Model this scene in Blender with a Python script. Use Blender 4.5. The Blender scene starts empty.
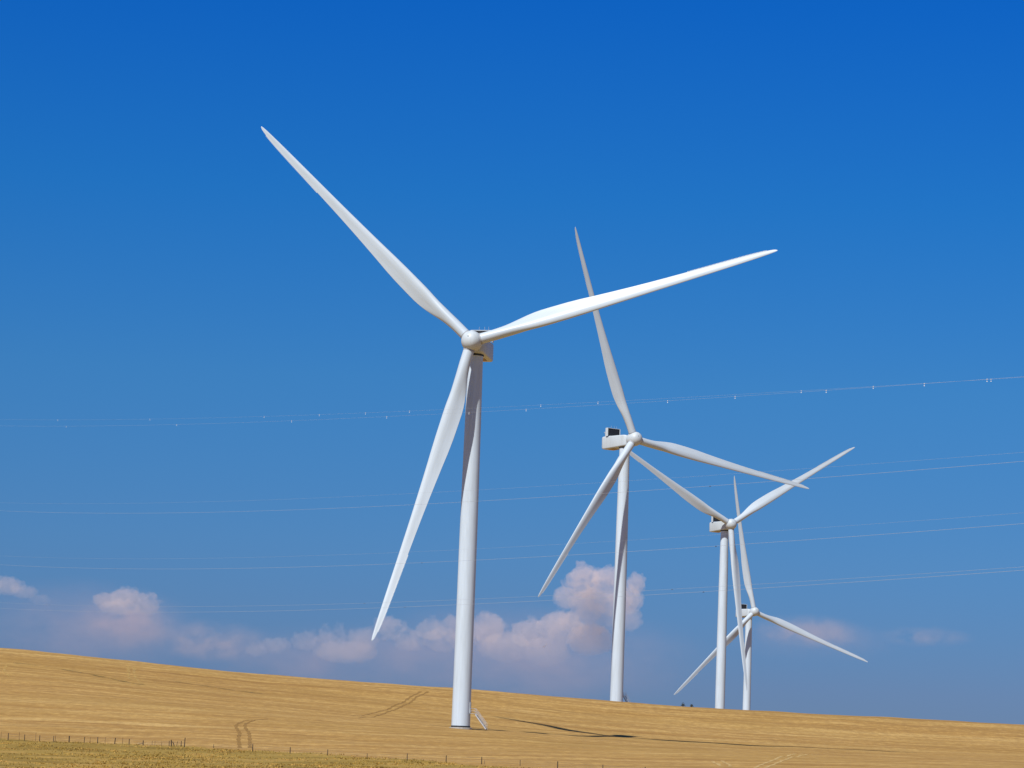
import bpy, bmesh, math, random
import numpy as np
from mathutils import Vector, Matrix
random.seed(7)
sc = bpy.context.scene
COL = sc.collection
R = math.radians

# ------------------------------------------------------------------ camera model
F = 2800.0; TILT = R(8.0285); ROLL = R(2.2062)
fw = Vector((0, math.cos(TILT), math.sin(TILT)))
up0 = Vector((0, -math.sin(TILT), math.cos(TILT))); rt0 = Vector((1, 0, 0))
rt = rt0*math.cos(ROLL) + up0*math.sin(ROLL)
up = up0*math.cos(ROLL) - rt0*math.sin(ROLL)
def ray(x, y):
    "world direction of photo pixel, scaled so that its Y is 1"
    d = fw*F + rt*(x-512) + up*(384-y)
    return d/d.y
cam_d = bpy.data.cameras.new('camera'); cam = bpy.data.objects.new('camera', cam_d); COL.objects.link(cam)
m = Matrix((rt, up, -fw)).transposed().to_4x4()
cam.matrix_world = m
cam_d.sensor_width = 36; cam_d.lens = 36*F/1024; cam_d.clip_start = 1; cam_d.clip_end = 200000
sc.camera = cam

# ------------------------------------------------------------------ helpers
def link(o, parent=None):
    COL.objects.link(o)
    if parent: o.parent = parent
    return o
def meshobj(name, verts, faces, mat, parent=None, smooth=False):
    me = bpy.data.meshes.new(name); me.from_pydata([tuple(v) for v in verts], [], faces); me.update()
    o = bpy.data.objects.new(name, me)
    if mat: me.materials.append(mat)
    if smooth:
        for p in me.polygons: p.use_smooth = True
    return link(o, parent)
def bmobj(name, bm, mat, parent=None, smooth=False, angle=None):
    bmesh.ops.recalc_face_normals(bm, faces=bm.faces)
    me = bpy.data.meshes.new(name); bm.to_mesh(me); bm.free()
    me.materials.append(mat)
    if smooth:
        for p in me.polygons: p.use_smooth = True
        if angle: me.set_sharp_from_angle(angle=R(angle))
    return link(bpy.data.objects.new(name, me), parent)
def tag(o, label=None, cat=None, group=None, kind=None):
    for k, v in (('label', label), ('category', cat), ('group', group), ('kind', kind)):
        if v: o[k] = v
    return o
def add_box(bm, c, s, rot=None, bevel=0):
    r = bmesh.ops.create_cube(bm, size=1)
    vs = r['verts']
    for v in vs: v.co = Vector((v.co.x*s[0], v.co.y*s[1], v.co.z*s[2]))
    if bevel:
        es = list({e for v in vs for e in v.link_edges})
        rb = bmesh.ops.bevel(bm, geom=es, offset=bevel, segments=3, affect='EDGES', profile=.5)
        vs = list({v for f in rb['faces'] for v in f.verts} | {v for v in vs if v.is_valid})
    for v in vs:
        if rot is not None: v.co = rot @ v.co
        v.co += Vector(c)
    return vs
def add_tube(bm, pts, rad, n=6):
    pts = [Vector(p) for p in pts]; rings = []
    for i, p in enumerate(pts):
        d = (pts[min(i+1, len(pts)-1)] - pts[max(i-1, 0)]).normalized()
        a = d.cross(Vector((0, 0, 1)))
        if a.length < .05: a = Vector((1, 0, 0))
        a.normalize(); b = a.cross(d)
        r = rad[i] if isinstance(rad, (list, tuple)) else rad
        rings.append([bm.verts.new(p + a*(r*math.cos(2*math.pi*k/n)) + b*(r*math.sin(2*math.pi*k/n))) for k in range(n)])
    for q in range(len(rings)-1):
        for k in range(n):
            bm.faces.new((rings[q][k], rings[q][(k+1) % n], rings[q+1][(k+1) % n], rings[q+1][k]))
    bm.faces.new(rings[0]); bm.faces.new(rings[-1][::-1])
def add_lathe(bm, prof, n=48, axis='z'):
    rings = []
    for r, z in prof:
        if r < 1e-4: rings.append([bm.verts.new((0, 0, z) if axis == 'z' else (0, z, 0))]); continue
        rings.append([bm.verts.new((r*math.cos(2*math.pi*k/n), r*math.sin(2*math.pi*k/n), z) if axis == 'z' else
                                   (r*math.cos(2*math.pi*k/n), z, r*math.sin(2*math.pi*k/n))) for k in range(n)])
    for a, b in zip(rings, rings[1:]):
        for k in range(n):
            if len(a) == 1: bm.faces.new((a[0], b[k], b[(k+1) % n]))
            elif len(b) == 1: bm.faces.new((a[k], a[(k+1) % n], b[0]))
            else: bm.faces.new((a[k], a[(k+1) % n], b[(k+1) % n], b[k]))
    for e in (rings[0], rings[-1]):
        if len(e) > 1: bm.faces.new(e)

# ------------------------------------------------------------------ materials
class NT:
    def __init__(s, name, vol=False):
        s.m = bpy.data.materials.new(name); s.m.use_nodes = True; s.t = s.m.node_tree; s.t.nodes.clear()
        s.out = s.t.nodes.new('ShaderNodeOutputMaterial')
    def n(s, typ, ins=None, **kw):
        nd = s.t.nodes.new(typ)
        for k, v in kw.items(): setattr(nd, k, v)
        for k, v in (ins or {}).items():
            if isinstance(v, bpy.types.NodeSocket): s.t.links.new(v, nd.inputs[k])
            else: nd.inputs[k].default_value = v
        return nd
    def math(s, op, a, b=0.0, c=None, clamp=False):
        i = {0: a, 1: b}
        if c is not None: i[2] = c
        return s.n('ShaderNodeMath', i, operation=op, use_clamp=clamp).outputs[0]
    def noise(s, vec, scale, detail=4, rough=.5, dist=0):
        return s.n('ShaderNodeTexNoise', {'Vector': vec, 'Scale': scale, 'Detail': detail, 'Roughness': rough, 'Distortion': dist}).outputs[0]
    def mapping(s, vec, scale=(1, 1, 1), loc=(0, 0, 0), rot=(0, 0, 0)):
        return s.n('ShaderNodeMapping', {0: vec, 1: loc, 2: rot, 3: scale}).outputs[0]
    def ramp(s, fac, stops):
        nd = s.n('ShaderNodeValToRGB', {0: fac}); e = nd.color_ramp.elements
        while len(e) < len(stops): e.new(.5)
        for q, (p, c) in zip(e, stops):
            q.position = p; q.color = (*c, 1) if len(c) == 3 else c
        return nd.outputs[0]
    def mix(s, fac, a, b, mode='MIX'):
        nd = s.n('ShaderNodeMix', None, data_type='RGBA', blend_type=mode)
        for k, v in ((0, fac), (6, a), (7, b)):
            if isinstance(v, bpy.types.NodeSocket): s.t.links.new(v, nd.inputs[k])
            else: nd.inputs[k].default_value = v if k == 0 else (*v, 1)
        return nd.outputs[2]
    def done(s, color, rough=.6, spec=.5, metal=0, bump=None, bstr=.3, alpha=None, coat=0):
        b = s.n('ShaderNodeBsdfPrincipled')
        for k, v in (('Base Color', color), ('Roughness', rough), ('Specular IOR Level', spec), ('Metallic', metal), ('Alpha', alpha), ('Coat Weight', coat)):
            if v is None: continue
            if isinstance(v, bpy.types.NodeSocket): s.t.links.new(v, b.inputs[k])
            else: b.inputs[k].default_value = (*v, 1) if k == 'Base Color' else v
        if bump is not None:
            bp = s.n('ShaderNodeBump', {'Height': bump, 'Strength': bstr})
            s.t.links.new(bp.outputs[0], b.inputs['Normal'])
        s.t.links.new(b.outputs[0], s.out.inputs[0]); return s.m

def paint(name, col, rough=.4, dirt=.06, streak=True):
    t = NT(name); co = t.n('ShaderNodeTexCoord').outputs['Object']
    a = t.noise(t.mapping(co, (.35, .35, .06)), 1.0, 5, .6)
    b = t.noise(t.mapping(co, (2.2, 2.2, .15)), 1.0, 3, .6)
    f = t.math('MULTIPLY', t.math('ADD', a, b), .5)
    dk = tuple(c*(1-dirt*2.2)*k for c, k in zip(col, (1, .985, .96)))
    c = t.ramp(f, [(.36, dk), (.56, col)])
    rg = t.math('ADD', t.math('MULTIPLY', a, .15), rough-.07)
    return t.done(c, rg, .45)
M_tower = paint('tower_paint', (.56, .645, .715), .42, .05)
M_blade = paint('blade_gelcoat', (.52, .59, .64), .38, .03)
M_nac = paint('nacelle_gelcoat', (.53, .585, .61), .45, .05)
M_dark = paint('radiator_black', (.018, .02, .023), .5, .05)
M_band = paint('dark_base_band', (.03, .032, .035), .6, .1)
M_conc = paint('concrete', (.42, .40, .36), .85, .15)
M_steel = paint('galvanised_steel', (.45, .46, .47), .5, .1)
M_bounce = paint('underside_bounce_tan', (.33, .20, .09), .6, .1)  # warm light bounced off the field, put into the colour
M_seam = paint('seam_grey', (.36, .37, .38), .6, .1)
M_wire = paint('aluminium_conductor', (.47, .50, .53), .5, .05)
M_fwire = paint('fence_wire', (.22, .20, .18), .7, .1)
M_mark = paint('marker_white', (.6, .6, .58), .5, .03)
M_rub = paint('damper_grey', (.05, .05, .055), .6, .1)
t = NT('weathered_wood'); co = t.n('ShaderNodeTexCoord').outputs['Object']
M_wood = t.done(t.ramp(t.noise(t.mapping(co, (9, 9, 1.2)), 1, 4), [(.35, (.035, .026, .018)), (.65, (.11, .085, .06))]), .9, .2)

# ------------------------------------------------------------------ terrain
XS = [-900, 0, 256, 461, 636, 1024, 1900]
ROWS = {300: (-30, -20, -14, -9, -5, 5, 18), 350: (-12, -8, -4, 1, 6, 17, 28), 430: (4, 8, 10, 14, 18, 27, 38),
        470: (14, 18, 20.5, 23, 26, 32, 42), 597: (66, 62, 55.5, 48.7, 41.5, 38, 40), 640: (78, 72, 61.5, 51.2, 43.2, 39.6, 41.5),
        720: (105, 94, 79.5, 69, 60, 54.5, 54), 800: (121, 110.8, 95, 88.2, 80.6, 74.2, 66)}
def yh(x): return 779 + .0385*(x-512)
us = np.array([ray(x, yh(x)-50).x for x in XS])
Dk = [-200000, -500, 0, 150]; Zk = [[-30]*7, [-12]*7, [-1.75]*7, [-4.2]*7]
for D, es in ROWS.items():
    Dk.append(D); Zk.append([ray(x, yh(x)-e).z*D for x, e in zip(XS, es)])
z8 = Zk[-1]
Dk.append(870); Zk.append([z+.45 for z in z8])
Dk.append(1136); Zk.append([z*.98 for z in z8])
Dk.append(1395); Zk.append([z*.2 for z in z8])
Dk.append(2600); Zk.append([-25]*7)
Dk.append(9000); Zk.append([-34]*7)
Dk.append(200000); Zk.append([-34]*7)
Dk = np.array(Dk, float); Zk = np.array(Zk, float)
def pchip_slopes(x, y):
    h = np.diff(x); d = np.diff(y, axis=0)/h[:, None]
    s = np.zeros_like(y)
    for i in range(1, len(x)-1):
        w1 = 2*h[i]+h[i-1]; w2 = h[i]+2*h[i-1]
        ok = d[i-1]*d[i] > 0
        s[i] = np.where(ok, (w1+w2)/(w1/np.where(ok, d[i-1], 1)+w2/np.where(ok, d[i], 1)), 0)
    s[0] = d[0]; s[-1] = d[-1]
    return s
SK = pchip_slopes(Dk, Zk)
def herm(x, xk, yk, sk):
    i = np.clip(np.searchsorted(xk, x)-1, 0, len(xk)-2); h = xk[i+1]-xk[i]; tt = (x-xk[i])/h
    a = yk[i]; b = yk[i+1]; sa = sk[i]; sb = sk[i+1]
    if a.ndim > 1: tt = tt[:, None]; h = h[:, None]
    return ((1+2*tt)*(1-tt)**2)*a + (tt*(1-tt)**2)*h*sa + (tt*tt*(3-2*tt))*b + (tt*tt*(tt-1))*h*sb
def ground_z(X, Y):
    X = np.atleast_1d(np.asarray(X, float)); Y = np.atleast_1d(np.asarray(Y, float))
    zc = herm(Y, Dk, Zk, SK)                      # (n,7)
    u = np.clip(X/np.maximum(Y, 300), us[0], us[-1])
    i = np.clip(np.searchsorted(us, u)-1, 0, len(us)-2)
    d = np.diff(zc, axis=1)/np.diff(us)
    s = np.zeros_like(zc); s[:, 1:-1] = (d[:, :-1]+d[:, 1:])/2; s[:, 0] = d[:, 0]; s[:, -1] = d[:, -1]
    r = np.arange(len(X)); h = us[i+1]-us[i]; tt = (u-us[i])/h
    z = (1+2*tt)*(1-tt)**2*zc[r, i] + tt*(1-tt)**2*h*s[r, i] + tt*tt*(3-2*tt)*zc[r, i+1] + tt*tt*(tt-1)*h*s[r, i+1]
    amp = np.clip((Y-200)/200, 0, 1)*.12
    z = z + amp*(np.sin(X*.11+np.sin(Y*.05)*2)*np.sin(Y*.13+np.sin(X*.037)*2) + .6*np.sin(X*.31+Y*.07)*np.sin(Y*.27-X*.05))
    # level pad round the nearest turbine
    return z
def gz(x, y): return float(ground_z(x, y)[0])
def on_ground(px, py, d0=250, d1=860):
    r = ray(px, py); Ds = np.arange(d0, d1, .5)
    g = ground_z(r.x*Ds, Ds) - r.z*Ds
    k = np.argmax(g > 0)
    if g[k] <= 0: k = int(np.argmax(g))
    D = float(Ds[k]); return Vector((r.x*D, D, gz(r.x*D, D)))
def grow(a, b, st, far, g=1.25):
    L = list(np.arange(a, b+st*.5, st)); s = st
    while L[-1] < far: s *= g; L.append(L[-1]+s)
    s = st
    while L[0] > -far: s *= g; L.insert(0, L[0]-s)
    return np.array(L)
gx = grow(-250, 250, 1.6, 60000); gy = grow(300, 900, 1.6, 60000)
GX, GY = np.meshgrid(gx, gy); Z = ground_z(GX.ravel(), GY.ravel())
nx, ny = len(gx), len(gy)
V = np.stack([GX.ravel(), GY.ravel(), Z], 1)
ii = (np.arange(ny-1)[:, None]*nx + np.arange(nx-1)[None]).ravel()
Fc = np.stack([ii, ii+1, ii+nx+1, ii+nx], 1)
me = bpy.data.meshes.new('ground')
me.vertices.add(len(V)); me.vertices.foreach_set('co', V.ravel())
me.loops.add(Fc.size); me.loops.foreach_set('vertex_index', Fc.ravel().astype(np.int32))
me.polygons.add(len(Fc)); me.polygons.foreach_set('loop_start', np.arange(0, Fc.size, 4, dtype=np.int32))
me.polygons.foreach_set('use_smooth', np.ones(len(Fc), bool))
me.update(calc_edges=True)
# edge of the mown field, a line along the fence in plan
edge_px = [(-60, 736), (0, 738.5), (100, 743), (190, 747), (340, 755), (430, 761), (520, 768)]
EP = [on_ground(*p) for p in edge_px]
ex = np.array([-400] + [p.x for p in EP] + [400]); dxy = (EP[-1].y-EP[-2].y)/(EP[-1].x-EP[-2].x)
ey = np.array([EP[0].y] + [p.y for p in EP] + [EP[-1].y - .35*(400-EP[-1].x)])
def field_edge(x): return np.interp(x, ex, ey)
at = me.attributes.new('edge', 'FLOAT', 'POINT'); at.data.foreach_set('value', (GY.ravel()-field_edge(GX.ravel())).astype(np.float32))

t = NT('stubble_and_grass'); co = t.n('ShaderNodeTexCoord').outputs['Object']
edge = t.n('ShaderNodeAttribute', attribute_name='edge').outputs['Fac']
warp = t.n('ShaderNodeTexNoise', {'Vector': t.mapping(co, (.006, .006, 0)), 'Scale': 1, 'Detail': 2}).outputs['Color']
wv = t.n('ShaderNodeVectorMath', {0: warp, 1: (0, 26, 0)}, operation='MULTIPLY').outputs[0]
wc = t.n('ShaderNodeVectorMath', {0: co, 1: wv}, operation='ADD').outputs[0]
rows = t.noise(t.mapping(wc, (.004, .09, 0)), 1, 4, .65)           # swaths left by the combine
rows2 = t.noise(t.mapping(wc, (.02, .45, 0), (5, 3, 0)), 1, 3, .6)
fine = t.noise(t.mapping(co, (.55, .25, 0)), 1, 5, .75)
big = t.noise(t.mapping(co, (.012, .012, 0), (9, 1, 0)), 1, 4, .55)
base = t.ramp(rows, [(.30, (.31, .165, .044)), (.46, (.43, .25, .072)), (.56, (.50, .305, .095)), (.70, (.57, .37, .13))])
c1 = t.mix(t.math('MULTIPLY', t.ramp(rows2, [(.35, (1, 1, 1)), (.55, (0, 0, 0))]), .42), base, (.27, .155, .055))
c2 = t.mix(t.ramp(fine, [(.40, (.48,)*3), (.58, (0, 0, 0))]), c1, (.25, .14, .05))
c2 = t.mix(t.ramp(fine, [(.55, (0, 0, 0)), (.72, (.32,)*3)]), c2, (.68, .47, .20))
mid = t.noise(t.mapping(wc, (.05, .22, 0), (2, 7, 0)), 1, 5, .7)
c2 = t.mix(t.ramp(mid, [(.34, (.5,)*3), (.5, (0, 0, 0))]), c2, (.24, .135, .042))
c2 = t.mix(t.ramp(mid, [(.54, (0, 0, 0)), (.70, (.45,)*3)]), c2, (.66, .45, .18))
c3 = t.mix(t.math('MULTIPLY', t.ramp(big, [(.42, (0, 0, 0)), (.66, (1, 1, 1))]), .35), c2, (.34, .205, .055))
# the unmown strip: dry olive grass with straw patches
gr = t.noise(t.mapping(co, (.05, .10, 0)), 1, 5, .65)
gf = t.noise(t.mapping(co, (1.3, .6, 0)), 1, 4, .7)
g1 = t.ramp(gr, [(.34, (.19, .12, .024)), (.46, (.31, .195, .042)), (.54, (.36, .235, .055)), (.66, (.50, .29, .08))])
g2 = t.mix(t.ramp(gf, [(.36, (.6,)*3), (.6, (0, 0, 0))]), g1, (.18, .13, .034))
en = t.math('ADD', edge, t.math('MULTIPLY', t.math('SUBTRACT', t.noise(t.mapping(co, (.25, .12, 0)), 1, 5, .7), .5), 22))
msk = t.ramp(t.math('ADD', t.math('MULTIPLY', en, .2), .5), [(.3, (0, 0, 0)), (.7, (1, 1, 1))])
colr = t.mix(msk, g2, c3)
M_ground = t.done(colr, .95, .1, bump=t.math('ADD', t.math('MULTIPLY', rows2, .6), fine), bstr=.5)
t.n  # keep
me.materials.append(M_ground)
ground = link(bpy.data.objects.new('ground', me)); tag(ground, kind='structure')

# grass tufts on the strip
def tuft_mesh():
    rs = np.random.default_rng(3); vs = []; fs = []
    N = 20000
    X = rs.uniform(-120, 60, N); e = field_edge(X); Y = e - np.abs(rs.normal(0, 1, N))*0 - rs.uniform(-1.5, 135, N)
    cl = np.sin(X*.19+np.sin(Y*.11)*2)*np.sin(Y*.13+1+np.sin(X*.07)) + rs.normal(0, .5, N)
    keep = cl > -.25; X = X[keep]; Y = Y[keep]; cl = cl[keep]
    Zt = ground_z(X, Y)
    k = 0
    for x, y, z, c in zip(X, Y, Zt, cl):
        h = .08 + .07*abs(c) + random.random()*.10
        for b in range(4):
            a = random.random()*6.28; w = .05+.06*random.random(); ln = random.uniform(.05, .25); hh = h*random.uniform(.6, 1.15)
            ox, oy = random.uniform(-.35, .35), random.uniform(-.35, .35)
            dx, dy = math.cos(a), math.sin(a)
            vs += [(x+ox-dy*w, y+oy+dx*w, z-.05), (x+ox+dy*w, y+oy-dx*w, z-.05), (x+ox+dx*ln, y+oy+dy*ln, z+hh)]
            fs.append((k, k+1, k+2)); k += 3
    return vs, fs
t = NT('dry_grass_blades'); co = t.n('ShaderNodeTexCoord').outputs['Object']
gc = t.ramp(t.noise(t.mapping(co, (.12, .08, 0)), 1, 5, .7), [(.36, (.25, .16, .032)), (.5, (.40, .25, .055)), (.64, (.54, .31, .085))])
M_grass = t.done(gc, .9, .1)
tag(meshobj('grass', *tuft_mesh(), M_grass), 'uncut olive and straw coloured grass strip in front of the fence', 'grass', kind='stuff')

# wheel tracks and weedy drainage line: thin ribbons draped on the field
def ribbon_mat(name, a, b, amount, sc_=(.5, .5, 0)):
    t = NT(name); co = t.n('ShaderNodeTexCoord').outputs['Object']
    n = t.noise(t.mapping(co, sc_), 1, 4, .7)
    c = t.ramp(t.noise(t.mapping(co, (1.1, 1.1, 0)), 1, 3), [(.35, a), (.65, b)])
    al = t.ramp(n, [(.5-amount*.5, (0, 0, 0)), (.5+(1-amount)*.3, (1, 1, 1))])
    return t.done(c, .95, .1, alpha=al)
M_rut = ribbon_mat('pressed_stubble', (.28, .16, .05), (.39, .23, .075), .55)
M_faint = ribbon_mat('faint_straw', (.52, .33, .10), (.62, .41, .14), .35)
M_straw = ribbon_mat('pale_straw', (.60, .41, .16), (.68, .48, .21), .5)
M_weed = ribbon_mat('weedy_line', (.13, .11, .04), (.24, .165, .06), .22, (.12, .12, 0))
def ribbon(px, w, mat):
    P = [on_ground(*p) for p in px]; pts = []
    for a, b in zip(P, P[1:]):
        n = max(2, int((b-a).length/1.2))
        for q in range(n): pts.append(a.lerp(b, q/n))
    pts.append(P[-1])
    for _ in range(6): pts = [pts[0]]+[(pts[i-1]+pts[i]*2+pts[i+1])/4 for i in range(1, len(pts)-1)]+[pts[-1]]
    vs = []; fs = []; K = 3
    for i, p in enumerate(pts):
        d = pts[min(i+1, len(pts)-1)]-pts[max(i-1, 0)]; d.z = 0; d.normalize(); s = Vector((d.y, -d.x, 0))
        ww = w*(.8+.25*math.sin(i*.9)+.15*random.random())
        for k in range(K):
            q = p + s*ww*(k/(K-1)-.5); vs.append((q.x, q.y, gz(q.x, q.y)+.035))
        if i:
            for k in range(K-1): a = (i-1)*K+k; fs.append((a, a+1, a+K+1, a+K))
    tag(meshobj('wheel_track', vs, fs, mat), kind='structure')
ribbon([(239.7, 748), (238.4, 739.6), (239.7, 733), (235.7, 727), (236.4, 724.7), (244, 720.7), (252, 720)], .75, M_rut)
ribbon([(249.9, 748), (249.7, 739.6), (249, 733), (244.7, 727), (245.7, 723.7), (255.6, 719.9), (268, 719)], .75, M_rut)
ribbon([(420.6, 691.5), (409, 698), (402, 703), (384, 710.5), (352, 716)], .8, M_rut)
ribbon([(428, 691.5), (415.6, 697.6), (407, 704.3), (389, 711.5), (358, 718)], .8, M_rut)
ribbon([(127.8, 666), (128.8, 671.5), (127.8, 676), (131, 680)], .9, M_faint)
ribbon([(134.5, 667), (133.8, 673), (136, 679), (142.8, 683.8)], .9, M_faint)
ribbon([(755, 768), (767, 762.6), (778.6, 757.6), (790, 755.2), (803.5, 753.9)], .6, M_straw)
ribbon([(765, 768), (777, 763.3), (787, 759), (798.5, 756.6), (816.8, 754.3)], .6, M_straw)
ribbon([(712, 761), (720.5, 766.6)], .6, M_straw); ribbon([(722, 761), (730.5, 766.6)], .6, M_straw)
ribbon([(7, 665), (3.5, 671), (10, 677)], .8, M_faint)
ribbon([(15, 663), (60, 669), (100, 676.5), (143, 685)], 2.6, M_weed)
ribbon([(176, 681.5), (229, 690), (262, 694)], 2.2, M_weed)

# ------------------------------------------------------------------ wind turbines
RAD = 68.0; HUBZ = 82.28; OH = 4.84; BEND = 5.05
def interp(x, xs, ys): return float(np.interp(x, xs, ys))
def smooth_interp(x, xs, ys):
    xs = np.array(xs, float); ys = np.array(ys, float)
    return float(herm(np.array([x]), xs, ys[:, None], pchip_slopes(xs, ys[:, None]))[0][0])
CR = [1.6, 4, 7, 11, 16, 22, 30, 40, 50, 58, 63, 66, 67.5, 68]
CC = [2.35, 2.35, 2.5, 3.2, 3.95, 3.85, 3.12, 2.35, 1.85, 1.5, 1.2, .85, .5, .12]
TR = [1.6, 4, 8, 14, 22, 35, 50, 68]; TT = [1, 1, .70, .40, .29, .23, .19, .16]
WR = [1.6, 10, 18, 30, 45, 60, 68]; WT = [13, 13, 9, 5, 2, .3, 0]
def airfoil(N=28):
    pts = []
    for i in range(N):
        th = 2*math.pi*i/N; x = .5*(1+math.cos(th))       # x=1 trailing
        yt = 5*(.2969*math.sqrt(x)-.1260*x-.3516*x*x+.2843*x**3-.1036*x**4)
        if th <= math.pi: y = yt*1.15                       # suction side
        else: y = -yt*.95 + .9*max(0, x-.4)*(1-x)   # pressure side, hollow towards the tail
        pts.append((x, y, th))
    return pts
AF = airfoil()
def section(r):
    c = smooth_interp(r, CR, CC); tk = smooth_interp(r, TR, TT); tw = R(smooth_interp(r, WR, WT)+1.5)
    f = min(1, max(0, (r-4)/9)); f = f*f*(3-2*f)
    bend = -BEND*(max(r-1.6, 0)/(RAD-1.6))**1.6
    out = []
    for x, y, th in AF:
        ax = (.30-x)*c; ay = y*tk*c*1.0
        cx = -.5*c*math.cos(th); cy = .5*c*math.sin(th)
        px = ax*f+cx*(1-f); py = ay*f+cy*(1-f)
        # leading edge (+x) turned upwind (-y)
        out.append(Vector((px*math.cos(tw)+py*math.sin(tw), -px*math.sin(tw)+py*math.cos(tw)+bend, r)))
    return out
rs_ = [1.6, 2.2, 3, 4, 5, 6, 7, 8, 9, 10, 11.5, 13, 14.5, 16, 18, 20, 22, 25, 28, 32, 36, 40, 44, 48, 52, 56, 59, 61.5, 63.5, 65, 66, 66.8, 67.4, 67.8, 68]
bm = bmesh.new(); rings = [[bm.verts.new(v) for v in section(r)] for r in rs_]; N = len(AF)
for a, b in zip(rings, rings[1:]):
    for k in range(N): bm.faces.new((a[k], a[(k+1) % N], b[(k+1) % N], b[k]))
bm.faces.new(rings[0]); bm.faces.new(rings[-1])
bmesh.ops.recalc_face_normals(bm, faces=bm.faces)
BLADE = bpy.data.meshes.new('blade'); bm.to_mesh(BLADE); bm.free(); BLADE.materials.append(M_blade)
for p in BLADE.polygons: p.use_smooth = True
# sawtooth strip on the outer trailing edge
bm = bmesh.new(); r = 48.4; prev = None
while r < 65.5:
    s = section(r); s2 = section(r+.3); te, te2 = s[0], s2[0]; d = (s[0]-s[N//2]).normalized()
    mid = (te+te2)/2 + d*.2; nrm = Vector((0, 1, 0))*.012
    q = [te-d*.12, te2-d*.12, te2, mid, te]
    A = [bm.verts.new(v+nrm) for v in q]; B = [bm.verts.new(v-nrm) for v in q]
    bm.faces.new(A); bm.faces.new(B[::-1])
    for k in range(5): bm.faces.new((A[k], A[(k+1) % 5], B[(k+1) % 5], B[k]))
    r += .3
SERR = bpy.data.meshes.new('serrated_edge'); bm.to_mesh(SERR); bm.free(); SERR.materials.append(M_nac)

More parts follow.
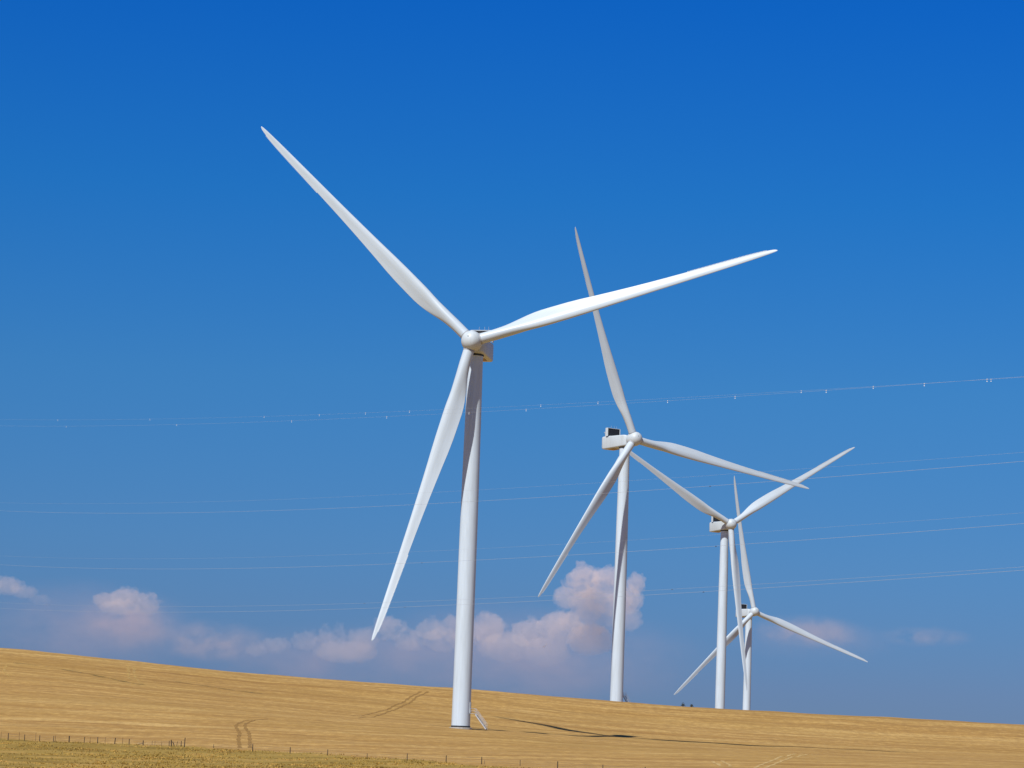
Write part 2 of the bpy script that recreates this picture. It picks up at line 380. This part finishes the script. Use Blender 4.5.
TB = R(6)
def hub_matrix():
    n = Vector((0, -math.cos(TB), math.sin(TB))); u = Vector((0, math.sin(TB), math.cos(TB))); s = Vector((1, 0, 0))
    return n, u, s
def make_turbine():
    root = bpy.data.objects.new('wind_turbine', None); link(root); root.empty_display_size = 5
    # tower
    bm = bmesh.new(); hs = [.32]; prof = [(1.98, .45)]
    for z, rr in ((12, 1.95), (25, 1.93), (40, 1.90), (55, 1.82), (68, 1.72), (79.6, 1.60)):
        z0, r0 = prof[-1][1], prof[-1][0]
        for q in range(1, 5): prof.append((r0+(rr-r0)*q/4, z0+(z-z0)*q/4))
    prof.append((1.66, 79.65)); prof.append((1.66, 80.3))
    add_lathe(bm, prof, 64)
    tower = bmobj('tower', bm, M_tower, root, True, 40)
    bm = bmesh.new(); add_lathe(bm, [(2.06, .12), (2.06, .55), (1.9, .55)], 64); bmobj('base_band', bm, M_band, tower, True, 40)
    bm = bmesh.new(); add_lathe(bm, [(2.45, -3.0), (2.45, .14), (2.38, .2), (1.8, .2)], 64); bmobj('foundation', bm, M_conc, root, True, 40)
    # door and stairs face local +x
    bm = bmesh.new(); add_box(bm, (1.93, 0, 4.45), (.16, 1.05, 2.3), bevel=.04)
    door = bmobj('door', bm, M_nac, tower)
    bm = bmesh.new(); add_box(bm, (2.03, -.35, 4.4), (.06, .05, .22)); bmobj('handle', bm, M_band, door)
    bm = bmesh.new()
    add_box(bm, (2.55, 0, 3.2), (1.15, 1.5, .06))
    n = 13
    for k in range(n):
        q = (k+1)/(n+1); add_box(bm, (3.1+2.45*q, 0, 3.2-3.1*q), (.26, 1.05, .035))
    for s in (-1, 1):
        L = math.hypot(2.5, 3.15); rot = Matrix.Rotation(math.atan2(3.15, 2.5), 3, 'Y')
        add_box(bm, (3.1+1.25, s*.56, 3.2-1.6), (L, .05, .24), rot)
    st = bmobj('entry_stairs', bm, M_steel, root)
    bm = bmesh.new()
    for s in (-1, 1):
        for hh in (.55, 1.08):
            add_tube(bm, [(2.0, s*.72, 3.2+hh), (3.1, s*.66, 3.2+hh), (5.6, s*.6, .12+hh), ], .032)
        for q in range(6):
            x = 3.1+2.5*q/5; z = 3.2-3.08*q/5; add_tube(bm, [(x, s*.6, z-.05), (x, s*.6, z+1.08)], .028)
        add_tube(bm, [(2.1, s*.72, 3.2), (2.1, s*.72, 4.28)], .028)
    bmobj('handrail', bm, M_steel, st)
    # nacelle: lofted rounded box along local y, nose at -y
    bm = bmesh.new()
    secs = [(-2.75, 1.35, -1.5, 1.15), (-2.5, 1.7, -1.8, 1.45), (-1.6, 2.1, -1.95, 1.6), (2, 2.2, -2.1, 1.7), (8.1, 2.2, -2.25, 1.85), (8.9, 2.1, -2.1, 1.8), (9.3, 1.85, -1.7, 1.55)]
    rg = []
    for y, w, z0, z1 in secs:
        ring = []; rc = .42; cz = (z0+z1)/2; hh = (z1-z0)/2
        for k in range(4):
            cx = (w-rc)*(1 if k in (0, 3) else -1); cc = cz + (hh-rc)*(1 if k in (0, 1) else -1)
            for q in range(5):
                a = math.pi/2*(k+q/4); ring.append(bm.verts.new((cx+rc*math.cos(a), y, cc+rc*math.sin(a))))
        rg.append(ring)
    for a, b in zip(rg, rg[1:]):
        for k in range(20): bm.faces.new((a[k], a[(k+1) % 20], b[(k+1) % 20], b[k]))
    bm.faces.new(rg[0]); bm.faces.new(rg[-1])
    nac = bmobj('nacelle', bm, M_nac, root, True, 35); nac.location = (0, 0, HUBZ-.18)
    nac.rotation_euler = (-R(.5), 0, 0)
    bm = bmesh.new(); add_box(bm, (0, 5.6, -2.19), (2.5, 3.0, .1), bevel=.03); bmobj('bounce_panel', bm, M_bounce, nac)  # added panel under the nacelle, tan painted as bounce light from the field
    bm = bmesh.new(); add_lathe(bm, [(1.78, -2.35), (1.78, -1.9)], 48); bmobj('yaw_ring', bm, M_band, nac, True, 40)
    # cooler: white frame standing across the rear, black radiators inside
    bm = bmesh.new()
    for s in (-1, 1): add_box(bm, (s*2.4, 6.2, 3.0), (.2, 1.2, 2.6), bevel=.04)
    add_box(bm, (0, 6.2, 4.32), (5.0, 1.1, .14), bevel=.03)
    for x in (-1.5, 1.5): add_box(bm, (x, 6.3, 1.9), (.16, .8, .6))
    cool = bmobj('cooler', bm, M_nac, nac)
    bm = bmesh.new(); add_box(bm, (0, 6.1, 3.15), (4.6, .7, 2.15)); bmobj('radiator', bm, M_dark, nac)
    for x in (-1.1, 1.1):
        bm = bmesh.new(); add_tube(bm, [(x, 8.7, 1.7), (x, 8.7, 2.9)], .045, 6); add_box(bm, (x, 8.7, 2.95), (.4, .1, .1)); bmobj('wind_vane', bm, M_steel, nac)
    for x in (-.7, .5, 1.4):
        bm = bmesh.new(); add_tube(bm, [(x, 6.2, 4.3), (x, 6.2, 5.2)], .03); bmobj('lightning_rod', bm, M_steel, nac)
    # hub / spinner
    n, u, s = hub_matrix(); hc = Vector((0, -OH, HUBZ))
    mat = Matrix((s, -n, u)).transposed().to_4x4(); mat.translation = hc
    bm = bmesh.new()
    prof = [(1.3, 2.25), (1.6, 2.2), (1.8, 1.9), (2.07, 1.3), (2.2, .5), (2.23, -.2), (2.15, -.85), (1.95, -1.4), (1.6, -1.9), (1.12, -2.25), (.58, -2.44), (0, -2.5)]
    add_lathe(bm, prof[::-1], 48, 'y')
    hub = bmobj('hub', bm, M_nac, root, True, 50); hub.matrix_local = mat
    bm = bmesh.new(); bmesh.ops.create_cone(bm, cap_ends=True, segments=16, radius1=.12, radius2=.12, depth=.06, matrix=Matrix.Translation((-.35, -2.45, .5)) @ Matrix.Rotation(math.pi/2, 4, 'X'))
    bmobj('hatch_cap', bm, M_band, hub)
    return root, mat, hub
def add_blades(root, hubm, az, hub):
    for k in range(3):
        a = az - k*2*math.pi/3
        rot = Matrix.Rotation(-a, 4, 'Y')   # in hub frame: x=s, y=downwind, z=up
        b = bpy.data.objects.new('blade', BLADE); link(b, root)
        b.matrix_local = hubm @ rot
        e = bpy.data.objects.new('serrated_edge', SERR); link(e, b)
        c = bpy.data.objects.new('root_collar', COLLAR); link(c, b)
bm = bmesh.new(); add_lathe(bm, [(1.24, 1.75), (1.24, 2.22), (1.1, 2.22)], 40)
COLLAR = bpy.data.meshes.new('root_collar'); bm.to_mesh(COLLAR); bm.free(); COLLAR.materials.append(M_seam)
bmesh_ok = True

TURB = [(-8.072, 597.352, 10.22, -10.703, 46.214, 'nearest and tallest wind turbine, whole white tower and stair foot standing in the golden field'),
        (35.798, 865.387, 23.49, 35.537, 21.221, 'second nearest white wind turbine, one blade pointing almost straight up and nacelle turned right'),
        (88.771, 1135.976, 23.358, 25.471, -58.035, 'third white wind turbine, one blade hanging straight down, two raised in a V'),
        (122.228, 1394.803, 4.537, 28.24, 10.743, 'smallest farthest white wind turbine, hub low above the ridge behind another tower')]
root, hubm, hub = make_turbine()
kids = [(o, list(o.children)) for o in root.children]
roots = []
for i, (x, y, z, yaw, az, lab) in enumerate(TURB):
    if i == 0: r_ = root
    else:
        r_ = root.copy(); COL.objects.link(r_)
        for o, ch in kids:
            c = o.copy(); COL.objects.link(c); c.parent = r_
            for g in ch:
                d = g.copy(); COL.objects.link(d); d.parent = c
                for g2 in g.children: h = g2.copy(); COL.objects.link(h); h.parent = d
    roots.append(r_)
for (x, y, z, yaw, az, lab), r_ in zip(TURB, roots):
    r_.location = (x, y, z); r_.rotation_euler = (0, 0, R(yaw)); tag(r_, lab, 'wind turbine', 'wind turbines in a line over the hill')
    add_blades(r_, hubm, R(az), None)
    for c in r_.children:      # the door and stairs stay on the same side whatever the yaw
        if c.name.startswith(('entry_stairs', 'tower')): c.rotation_euler = (0, 0, R(-yaw + (-12 if x < 0 else 38)))
    print('turbine base', z, 'ground', gz(x, y))

# ------------------------------------------------------------------ fences
def post(parent, px, base, top, w=.12, lean=0, leany=0):
    p = on_ground(px, base); h = (base-top)/F*p.y
    bm = bmesh.new(); x2 = lean/F*p.y
    n = 7; q = [(0, 0, -.3), (x2*.3, 0, h*.3), (x2, leany, h)]
    add_tube(bm, q, [w*.55, w*.52, w*.45], n)
    bmesh.ops.translate(bm, verts=bm.verts, vec=p)
    o = bmobj('post', bm, M_wood, parent, False)
    return p, h
def fence_wires(parent, tops, lv):
    bm = bmesh.new()
    for f in lv:
        pts = []
        for (a, ha), (b, hb) in zip(tops, tops[1:]):
            A = a+Vector((0, 0, min(ha, 1.2)*f)); B = b+Vector((0, 0, min(hb, 1.2)*f))
            for q in range(4):
                v = A.lerp(B, q/4); v.z -= .08*math.sin(math.pi*q/4); pts.append(v)
        pts.append(B); add_tube(bm, pts, .007, 4)
    bmobj('wire', bm, M_fwire, parent)
def fence(posts, label, wires):
    root = bpy.data.objects.new('wire_fence', None); link(root)
    tops = []
    for q in posts:
        r_ = post(root, *q)
        if len(q) < 4 or q[3] > .08: tops.append(r_)
    fence_wires(root, tops, wires)
    tag(root, label, 'fence', 'field fences')
fence([(-9, 739.6, 733.5), (0.8, 740, 732, .05), (8, 740.3, 733.4, .15), (19, 740.3, 732.4, .05), (24.4, 740.8, 734.6), (35.5, 741, 732.8, .05), (39.5, 741.3, 735.4),
       (53.5, 741.8, 736), (55.3, 741.6, 735.6, .06), (69, 742.5, 736, .2), (84, 743, 737, .12, .4), (90, 743, 737, .05), (97.5, 743.4, 737.2, .14), (105, 743.5, 737.4, .05),
       (114.6, 744, 738, .16, .5), (122.5, 744.2, 737.7, .06), (129, 744.5, 739, .14), (143, 745.4, 740.6, .17), (152, 745.6, 741, .06), (154.8, 745.8, 741.2, .05),
       (161.5, 746, 741.6, .05), (169, 746.2, 741, .12), (171.5, 746.5, 740, .2, -.6), (174.5, 746.5, 742, .14, -2), (176.5, 746.6, 741.5, .08, .8), (181, 747, 741.2, .14), (184.3, 747.2, 737.8, .16, .3),
       (137, 744.9, 743, .09, 6)],
      'old close-set fence of leaning dark posts at the left edge of the grass', (.35, .62, .9))
fence([(213.5, 748.4, 744.4, .1), (252.5, 751.5, 744.6, .15), (290, 753.6, 747.4, .15), (327.5, 755.6, 749.6, .13), (367, 758.5, 753.6, .1), (407, 760.8, 753.6, .14), (446, 762.8, 755.4, .14),
       (481.5, 764.4, 757, .14), (484.5, 764.2, 760, .06), (520, 766, 760, .1), (557.5, 768.3, 761.5, .15), (602.7, 771, 764.8, .13), (645, 773.5, 767, .13)],
      'sparse line of small posts running right below the nearest turbine', (.35, .62, .9))

# ------------------------------------------------------------------ power lines
pl0 = Vector((ray(0, 500).x*700, 700)); pl1 = Vector((ray(1024, 500).x*270, 270))
pd = (pl1-pl0).normalized(); pn = Vector((-pd.y, pd.x))
def wire_point(px, py, off):
    r = ray(px, py); a = pl0 + pn*off
    # solve (r.x*D, D) on the line a + t*pd
    D = (a.x*pd.y - a.y*pd.x)/(r.x*pd.y - pd.x)
    v = Vector((r.x*D, D)) - a
    return v.dot(pd), r.z*D
def power_line(pts, off, label, marks=(), dampers=(), rad=.0135):
    tz = [wire_point(x, y, off) for x, y in pts]
    A = np.array([[1, t_/100, (t_/100)**2] for t_, _ in tz]); cf = np.linalg.lstsq(A, np.array([z for _, z in tz]), rcond=None)[0]
    a = pl0 + pn*off
    def P(t_): q = a + pd*t_; return Vector((q.x, q.y, cf[0]+cf[1]*t_/100+cf[2]*(t_/100)**2))
    ts = np.linspace(-160, tz[-1][0]+130, 110)
    bm = bmesh.new(); add_tube(bm, [P(q) for q in ts], rad, 6)
    w = bmobj('power_line', bm, M_wire, None, True)
    tag(w, label, 'power line', 'overhead power lines across the sky')
    d3 = Vector((pd.x, pd.y, 0))
    for x in marks:
        t_, _ = wire_point(x, 400, off); p = P(t_)
        bm = bmesh.new()                                    # bird flapper: clamp, swivel and reflective disc
        add_box(bm, (0, 0, 0), (.10, .07, .09)); add_tube(bm, [(0, 0, -.02), (0, 0, -.14)], .012)
        bmesh.ops.create_cone(bm, cap_ends=True, segments=20, radius1=.055, radius2=.055, depth=.02, matrix=Matrix.Translation((0, 0, -.22)) @ Matrix.Rotation(R(75), 4, 'X'))
        o = bmobj('bird_marker', bm, M_mark, w); o.location = p
    for x in dampers:
        t_, _ = wire_point(x, 560, off); p = P(t_)
        bm = bmesh.new()                                    # dumb-bell vibration damper
        add_box(bm, (0, 0, -.03), (.07, .07, .14)); add_tube(bm, [(-.22, 0, -.1), (.22, 0, -.1)], .013)
        for s in (-1, 1): bmesh.ops.create_cone(bm, cap_ends=True, segments=12, radius1=.06, radius2=.045, depth=.16, matrix=Matrix.Translation((s*.2, 0, -.1)) @ Matrix.Rotation(R(90), 4, 'Y'))
        o = bmobj('damper', bm, M_rub, w); o.location = p; o.scale = (.6, .6, .6); o.rotation_euler = (0, 0, math.atan2(pd.y, pd.x))
power_line([(0, 419.5), (256, 415.5), (500, 408), (780, 394), (1024, 375)], 9, 'uppermost thin cable with small white markers, the higher one at the left edge', (59, 151, 265, 320, 366, 410, 541, 598, 801, 873, 990.7), (105,), .0065)
power_line([(0, 426), (256, 421), (500, 411.5), (780, 395.8), (1024, 374.3)], 0, 'second cable from the top at the left, with white markers, meeting the uppermost at right', (68, 178, 292.7, 387.5, 469.5, 526.5, 667.6, 735, 826, 924, 986.7), (), .0075)
power_line([(0, 503), (256, 498.5), (512, 490), (780, 472.6), (1024, 449.5)], 12, 'faint third cable from the top, just above a brighter one at the right edge', (), (57,), .007)
power_line([(0, 511), (256, 509.5), (512, 500), (700, 489), (820, 479), (1024, 458)], 0, 'bright fourth cable from the top, crossing just below the second turbine hub', (), (103.5, 708))
power_line([(0, 556), (256, 556), (512, 548.5), (780, 531.7), (1024, 511)], 12, 'fifth cable from the top, upper of the middle pair at the right edge', (), (34,), .007)
power_line([(0, 565), (256, 566), (422, 563), (512, 559.7), (715, 547.6), (780, 543), (1024, 520.5)], 0, 'sixth cable from the top, lower of the middle pair at the right edge', (), (116, 422, 715.6))
power_line([(0, 603), (200, 604.5), (367, 603), (480, 600.7), (680, 590.3), (780, 583.5), (1024, 564)], 12, 'seventh cable from the top, upper of the two lowest close cables', (), (52, 366.5, 673), .0105)
power_line([(0, 608.5), (250, 610), (407, 607), (480, 604.6), (704, 593.2), (780, 587.6), (1024, 568)], 0, 'lowest of all the cables, passing just above the farthest turbine nacelle', (), (98, 202+205, 704.4))

# ------------------------------------------------------------------ shrubs on the ridge
t = NT('shrub_leaves'); M_leaf = t.done((.045, .05, .025), .9, .2)
def shrub(px, py, w, h, label):
    p = on_ground(px, py); root = bpy.data.objects.new('shrub', None); link(root); root.location = p
    vs = []; fs = []; k = 0
    for _ in range(420):
        a = random.random()*6.28; rr = random.random()**.6; zz = random.random()
        c = Vector((math.cos(a)*rr*w*(1-.5*zz), math.sin(a)*rr*w*(1-.5*zz), .1+zz*h*(.7+.3*math.sin(a*3))))
        for q in range(3): vs.append(c+Vector((random.uniform(-.09, .09), random.uniform(-.09, .09), random.uniform(-.09, .09))))
        fs.append((k, k+1, k+2)); k += 3
    meshobj('foliage', vs, fs, M_leaf, root)
    bm = bmesh.new()
    for _ in range(6):
        a = random.random()*6.28; add_tube(bm, [(0, 0, -.2), (math.cos(a)*w*.5, math.sin(a)*w*.5, h*.8)], [.04, .015], 5)
    bmobj('stem', bm, M_wood, root)
    tag(root, label, 'shrub', 'tiny shrubs on the ridge')
shrub(683, 706.5, .8, 1.1, 'tiny dark shrub on the ridge, left of two between the second and third turbines')
shrub(691.5, 707, .6, .8, 'tiny dark shrub on the ridge, right of two and closer to the third turbine')

# ------------------------------------------------------------------ clouds (volumes far beyond the hill)
CD = 26000.0
def cloud_mat(name, dens, col, low, veil=False, fine=False, thr=.43):
    t = NT(name); g = t.n('ShaderNodeNewGeometry').outputs['Position']; co = t.n('ShaderNodeTexCoord').outputs['Generated']
    if veil:
        n = t.noise(t.mapping(g, (1/700, 1/700, 1/380)), 1, 5, .6)
        f = t.n('ShaderNodeMapRange', {0: n, 1: .36, 2: .66, 3: .1, 4: 1}).outputs[0]
        if fine:
            n = t.noise(t.mapping(g, (1/260, 1/260, 1/200)), 1, 6, .64, .4)
            f = t.n('ShaderNodeMapRange', {0: n, 1: .42, 2: .60, 3: 0, 4: 1}).outputs[0]
        q = t.n('ShaderNodeVectorMath', {0: co, 1: (.5, .5, .5)}, operation='SUBTRACT').outputs[0]
        q = t.n('ShaderNodeVectorMath', {0: q}, operation='LENGTH').outputs['Value']
        h = t.n('ShaderNodeMapRange', {0: q, 1: .08, 2: .5, 3: 1, 4: 0}, interpolation_type='SMOOTHSTEP').outputs[0]
    else:
        n = t.noise(t.mapping(g, (1/170,)*3), 1, 8, .76, .3)
        n2 = t.noise(t.mapping(g, (1/800,)*3), 1, 2, .5)
        n = t.math('ADD', t.math('MULTIPLY', n, .6), t.math('MULTIPLY', n2, .4))
        f = t.n('ShaderNodeMapRange', {0: n, 1: thr, 2: thr+.075, 3: 0, 4: 1}).outputs[0]
        zz = t.n('ShaderNodeSeparateXYZ', {0: co}).outputs[2]
        h = t.n('ShaderNodeMapRange', {0: zz, 1: 0.0, 2: .8, 3: low, 4: 1}).outputs[0]
    d = t.math('MULTIPLY', t.math('MULTIPLY', f, h), dens)
    v = t.n('ShaderNodeVolumePrincipled', {'Color': (*col, 1), 'Density': d, 'Anisotropy': .0})
    t.t.links.new(v.outputs[0], t.out.inputs['Volume'])
    return t.m
def cloud(blobs, label, dens=.0022, col=(1, .89, .89), low=.12, seed=0, thr=.43):
    rnd = random.Random(seed); bm = bmesh.new(); s = CD/F; L = []
    for (x, y, rx, ry) in blobs:
        c = ray(x, y)*(CD + rnd.uniform(-.01, .01)*CD); rx *= .82; ry *= .82
        L.append((c, rx*s, (rx+ry)*.5*s, ry*s, 3))
        for _ in range(9):                                   # cauliflower heads over the upper side
            a = rnd.uniform(-.35, math.pi+.35); b = rnd.uniform(-.9, .9); k = rnd.uniform(.22, .42)*min(rx, ry)*s
            p = c + Vector((math.cos(a)*math.cos(b)*rx*s, -math.sin(b)*(rx+ry)*.5*s, math.sin(a)*math.cos(b)*ry*s))*.93
            L.append((p, k, k, k, 2))
            for _ in range(3):
                d = Vector((rnd.uniform(-1, 1), rnd.uniform(-1, .5), rnd.uniform(-.2, 1))).normalized(); k2 = k*rnd.uniform(.35, .5)
                L.append((p+d*k*.9, k2, k2, k2, 1))
    for c, a, b, h, n in L:
        bmesh.ops.create_icosphere(bm, subdivisions=n, radius=1, matrix=Matrix.Translation(c) @ Matrix.Diagonal((a, b, h, 1)))
    c0 = sum((v.co for v in bm.verts), Vector())/len(bm.verts)
    for v in bm.verts: v.co -= c0
    o = bmobj('cloud', bm, cloud_mat('cloud_volume', dens, col, low, thr=thr)); o.location = c0
    rm = o.modifiers.new('r', 'REMESH'); rm.mode = 'VOXEL'; rm.voxel_size = 1.0*s
    tx = bpy.data.textures.new('lumps', 'CLOUDS'); tx.noise_scale = 5*s; tx.noise_depth = 3
    dm = o.modifiers.new('d', 'DISPLACE'); dm.texture = tx; dm.strength = 8*s; dm.mid_level = .5; dm.texture_coords = 'LOCAL'
    tag(o, label, 'cloud', 'low pinkish clouds near the horizon')
def veil(x, y, rx, ry, label, dens, col=(.88, .70, .74), fine=False):
    s = (CD+1500)/F; c = ray(x, y)*(CD+1500); bm = bmesh.new()
    bmesh.ops.create_icosphere(bm, subdivisions=4, radius=1, matrix=Matrix.Diagonal((rx*s, ry*s*2, ry*s, 1)))
    o = bmobj('cloud' if fine else 'haze_cloud', bm, cloud_mat('veil_volume', dens, col, 0, True, fine)); o.location = c
    tag(o, label, 'cloud', 'low pinkish clouds near the horizon' if fine else 'mauve haze under the clouds')
cloud([(583, 582, 20, 20), (606, 584, 20, 20), (566, 598, 16, 14), (636, 584, 11, 14), (600, 604, 38, 20), (628, 600, 20, 18), (585, 622, 34, 18), (622, 620, 26, 16)],
      'tallest bright pinkish cumulus head, directly behind the second turbine tower', dens=.0042, low=.08, seed=1, thr=.395)
cloud([(560, 628, 30, 20), (530, 634, 24, 18), (487, 628, 22, 20), (466, 634, 18, 18), (505, 648, 34, 18), (545, 652, 30, 18), (443, 640, 22, 16), (432, 630, 20, 13), (455, 624, 16, 11), (590, 640, 30, 20)],
      'broken pinkish cloud bank between the first and second turbine towers', dens=.0021, low=.10, seed=7, thr=.41)
cloud([(388, 628, 20, 15), (362, 640, 20, 15), (332, 636, 18, 16), (306, 641, 18, 12), (276, 645, 20, 10), (256, 650, 14, 8), (410, 640, 20, 14), (345, 652, 40, 14)],
      'low lumpy cloud bank behind the tip of the nearest turbine lower blade', dens=.0018, low=.25, seed=2, thr=.42)
cloud([(125, 598, 20, 12), (106, 600, 18, 9), (147, 605, 16, 14), (120, 608, 26, 10)],
      'soft domed cloud low in the left sky between the edge cloud and the bank', dens=.0026, low=.2, seed=3, thr=.40)
veil(130, 620, 64, 36, 'ragged lower body of the domed cloud in the left sky', .0008, (.95, .76, .74), True)
veil(212, 641, 70, 26, 'faint ragged cloudlet just right of the domed cloud', .0011, (.95, .76, .74), True)
cloud([(5, 586, 22, 12), (-20, 590, 26, 16), (24, 592, 18, 8), (40, 600, 14, 6)],
      'faint cloud cut by the left edge of the sky', dens=.0020, low=.1, seed=4, thr=.40)
veil(808, 631, 74, 20, 'thin pinkish wisp of cloud right of the farthest turbine hub', .0013, (.97, .78, .74), True)
veil(925, 637, 56, 13, 'faintest small wisp of cloud at the far right', .0012, (.97, .76, .72), True)
veil(520, 655, 210, 62, 'wide mauve haze below the cumulus bank, spreading behind the two nearest towers', .00042)
veil(330, 660, 150, 40, 'mauve haze under the low cloud bank left of the nearest turbine', .00045)
veil(85, 628, 135, 56, 'mauve haze around the domed cloud in the left sky', .00045)
veil(815, 640, 110, 26, 'barely visible haze around the thin wisp at right', .0003)

# ------------------------------------------------------------------ sky and sun
SUN_EL = R(48); SUN_AZ = R(210)        # clockwise from +Y: behind the camera to the left
sd = Vector((math.sin(SUN_AZ)*math.cos(SUN_EL), math.cos(SUN_AZ)*math.cos(SUN_EL), math.sin(SUN_EL)))
w = bpy.data.worlds.new('World'); sc.world = w; w.use_nodes = True; nt = w.node_tree; nt.nodes.clear()
out = nt.nodes.new('ShaderNodeOutputWorld'); bg = nt.nodes.new('ShaderNodeBackground'); sky = nt.nodes.new('ShaderNodeTexSky')
sky.sky_type = 'NISHITA'; sky.sun_disc = False; sky.sun_elevation = SUN_EL; sky.sun_rotation = SUN_AZ
sky.altitude = 500; sky.air_density = 1.0; sky.dust_density = 0.0; sky.ozone_density = 4.0
geo = nt.nodes.new('ShaderNodeTexCoord'); sx = nt.nodes.new('ShaderNodeSeparateXYZ'); nt.links.new(geo.outputs['Generated'], sx.inputs[0])
cr = nt.nodes.new('ShaderNodeValToRGB'); nt.links.new(sx.outputs[2], cr.inputs[0]); e = cr.color_ramp.elements     # polarised, deep clear sky
SKYR = [(0, (.15, .22, .46)), (.035, (.19, .275, .53)), (.08, (.19, .37, .64)), (.14, (.16, .455, .755)), (.205, (.075, .47, .91)), (.274, (.03, .43, 1.06)), (.5, (.05, .31, .64)), (1, (.07, .29, .52))]
while len(e) < len(SKYR): e.new(.5)
for q, (p, c) in zip(e, SKYR): q.position = p; q.color = (*c, 1)
mx = nt.nodes.new('ShaderNodeMix'); mx.data_type = 'RGBA'; mx.blend_type = 'MULTIPLY'; mx.inputs[0].default_value = 1
nt.links.new(sky.outputs[0], mx.inputs[6]); nt.links.new(cr.outputs[0], mx.inputs[7])
nt.links.new(mx.outputs[2], bg.inputs[0]); bg.inputs[1].default_value = .098
nt.links.new(bg.outputs[0], out.inputs[0])
sl = bpy.data.lights.new('sun', 'SUN'); sl.energy = 5.0; sl.angle = R(.8); sl.color = (1, .985, .955)
so = bpy.data.objects.new('sun', sl); link(so); so.rotation_euler = (-sd).to_track_quat('-Z', 'Y').to_euler(); so.location = (0, 0, 300)

vs = sc.view_settings; vs.view_transform = 'Standard'; vs.look = 'None'; vs.exposure = 0; vs.gamma = 1; vs.use_curve_mapping = False
sc.render.engine = 'CYCLES'; cy = sc.cycles
cy.use_denoising = True; cy.max_bounces = 6; cy.diffuse_bounces = 3; cy.volume_bounces = 2; cy.transparent_max_bounces = 16
cy.volume_step_rate = 1.0; cy.volume_max_steps = 256
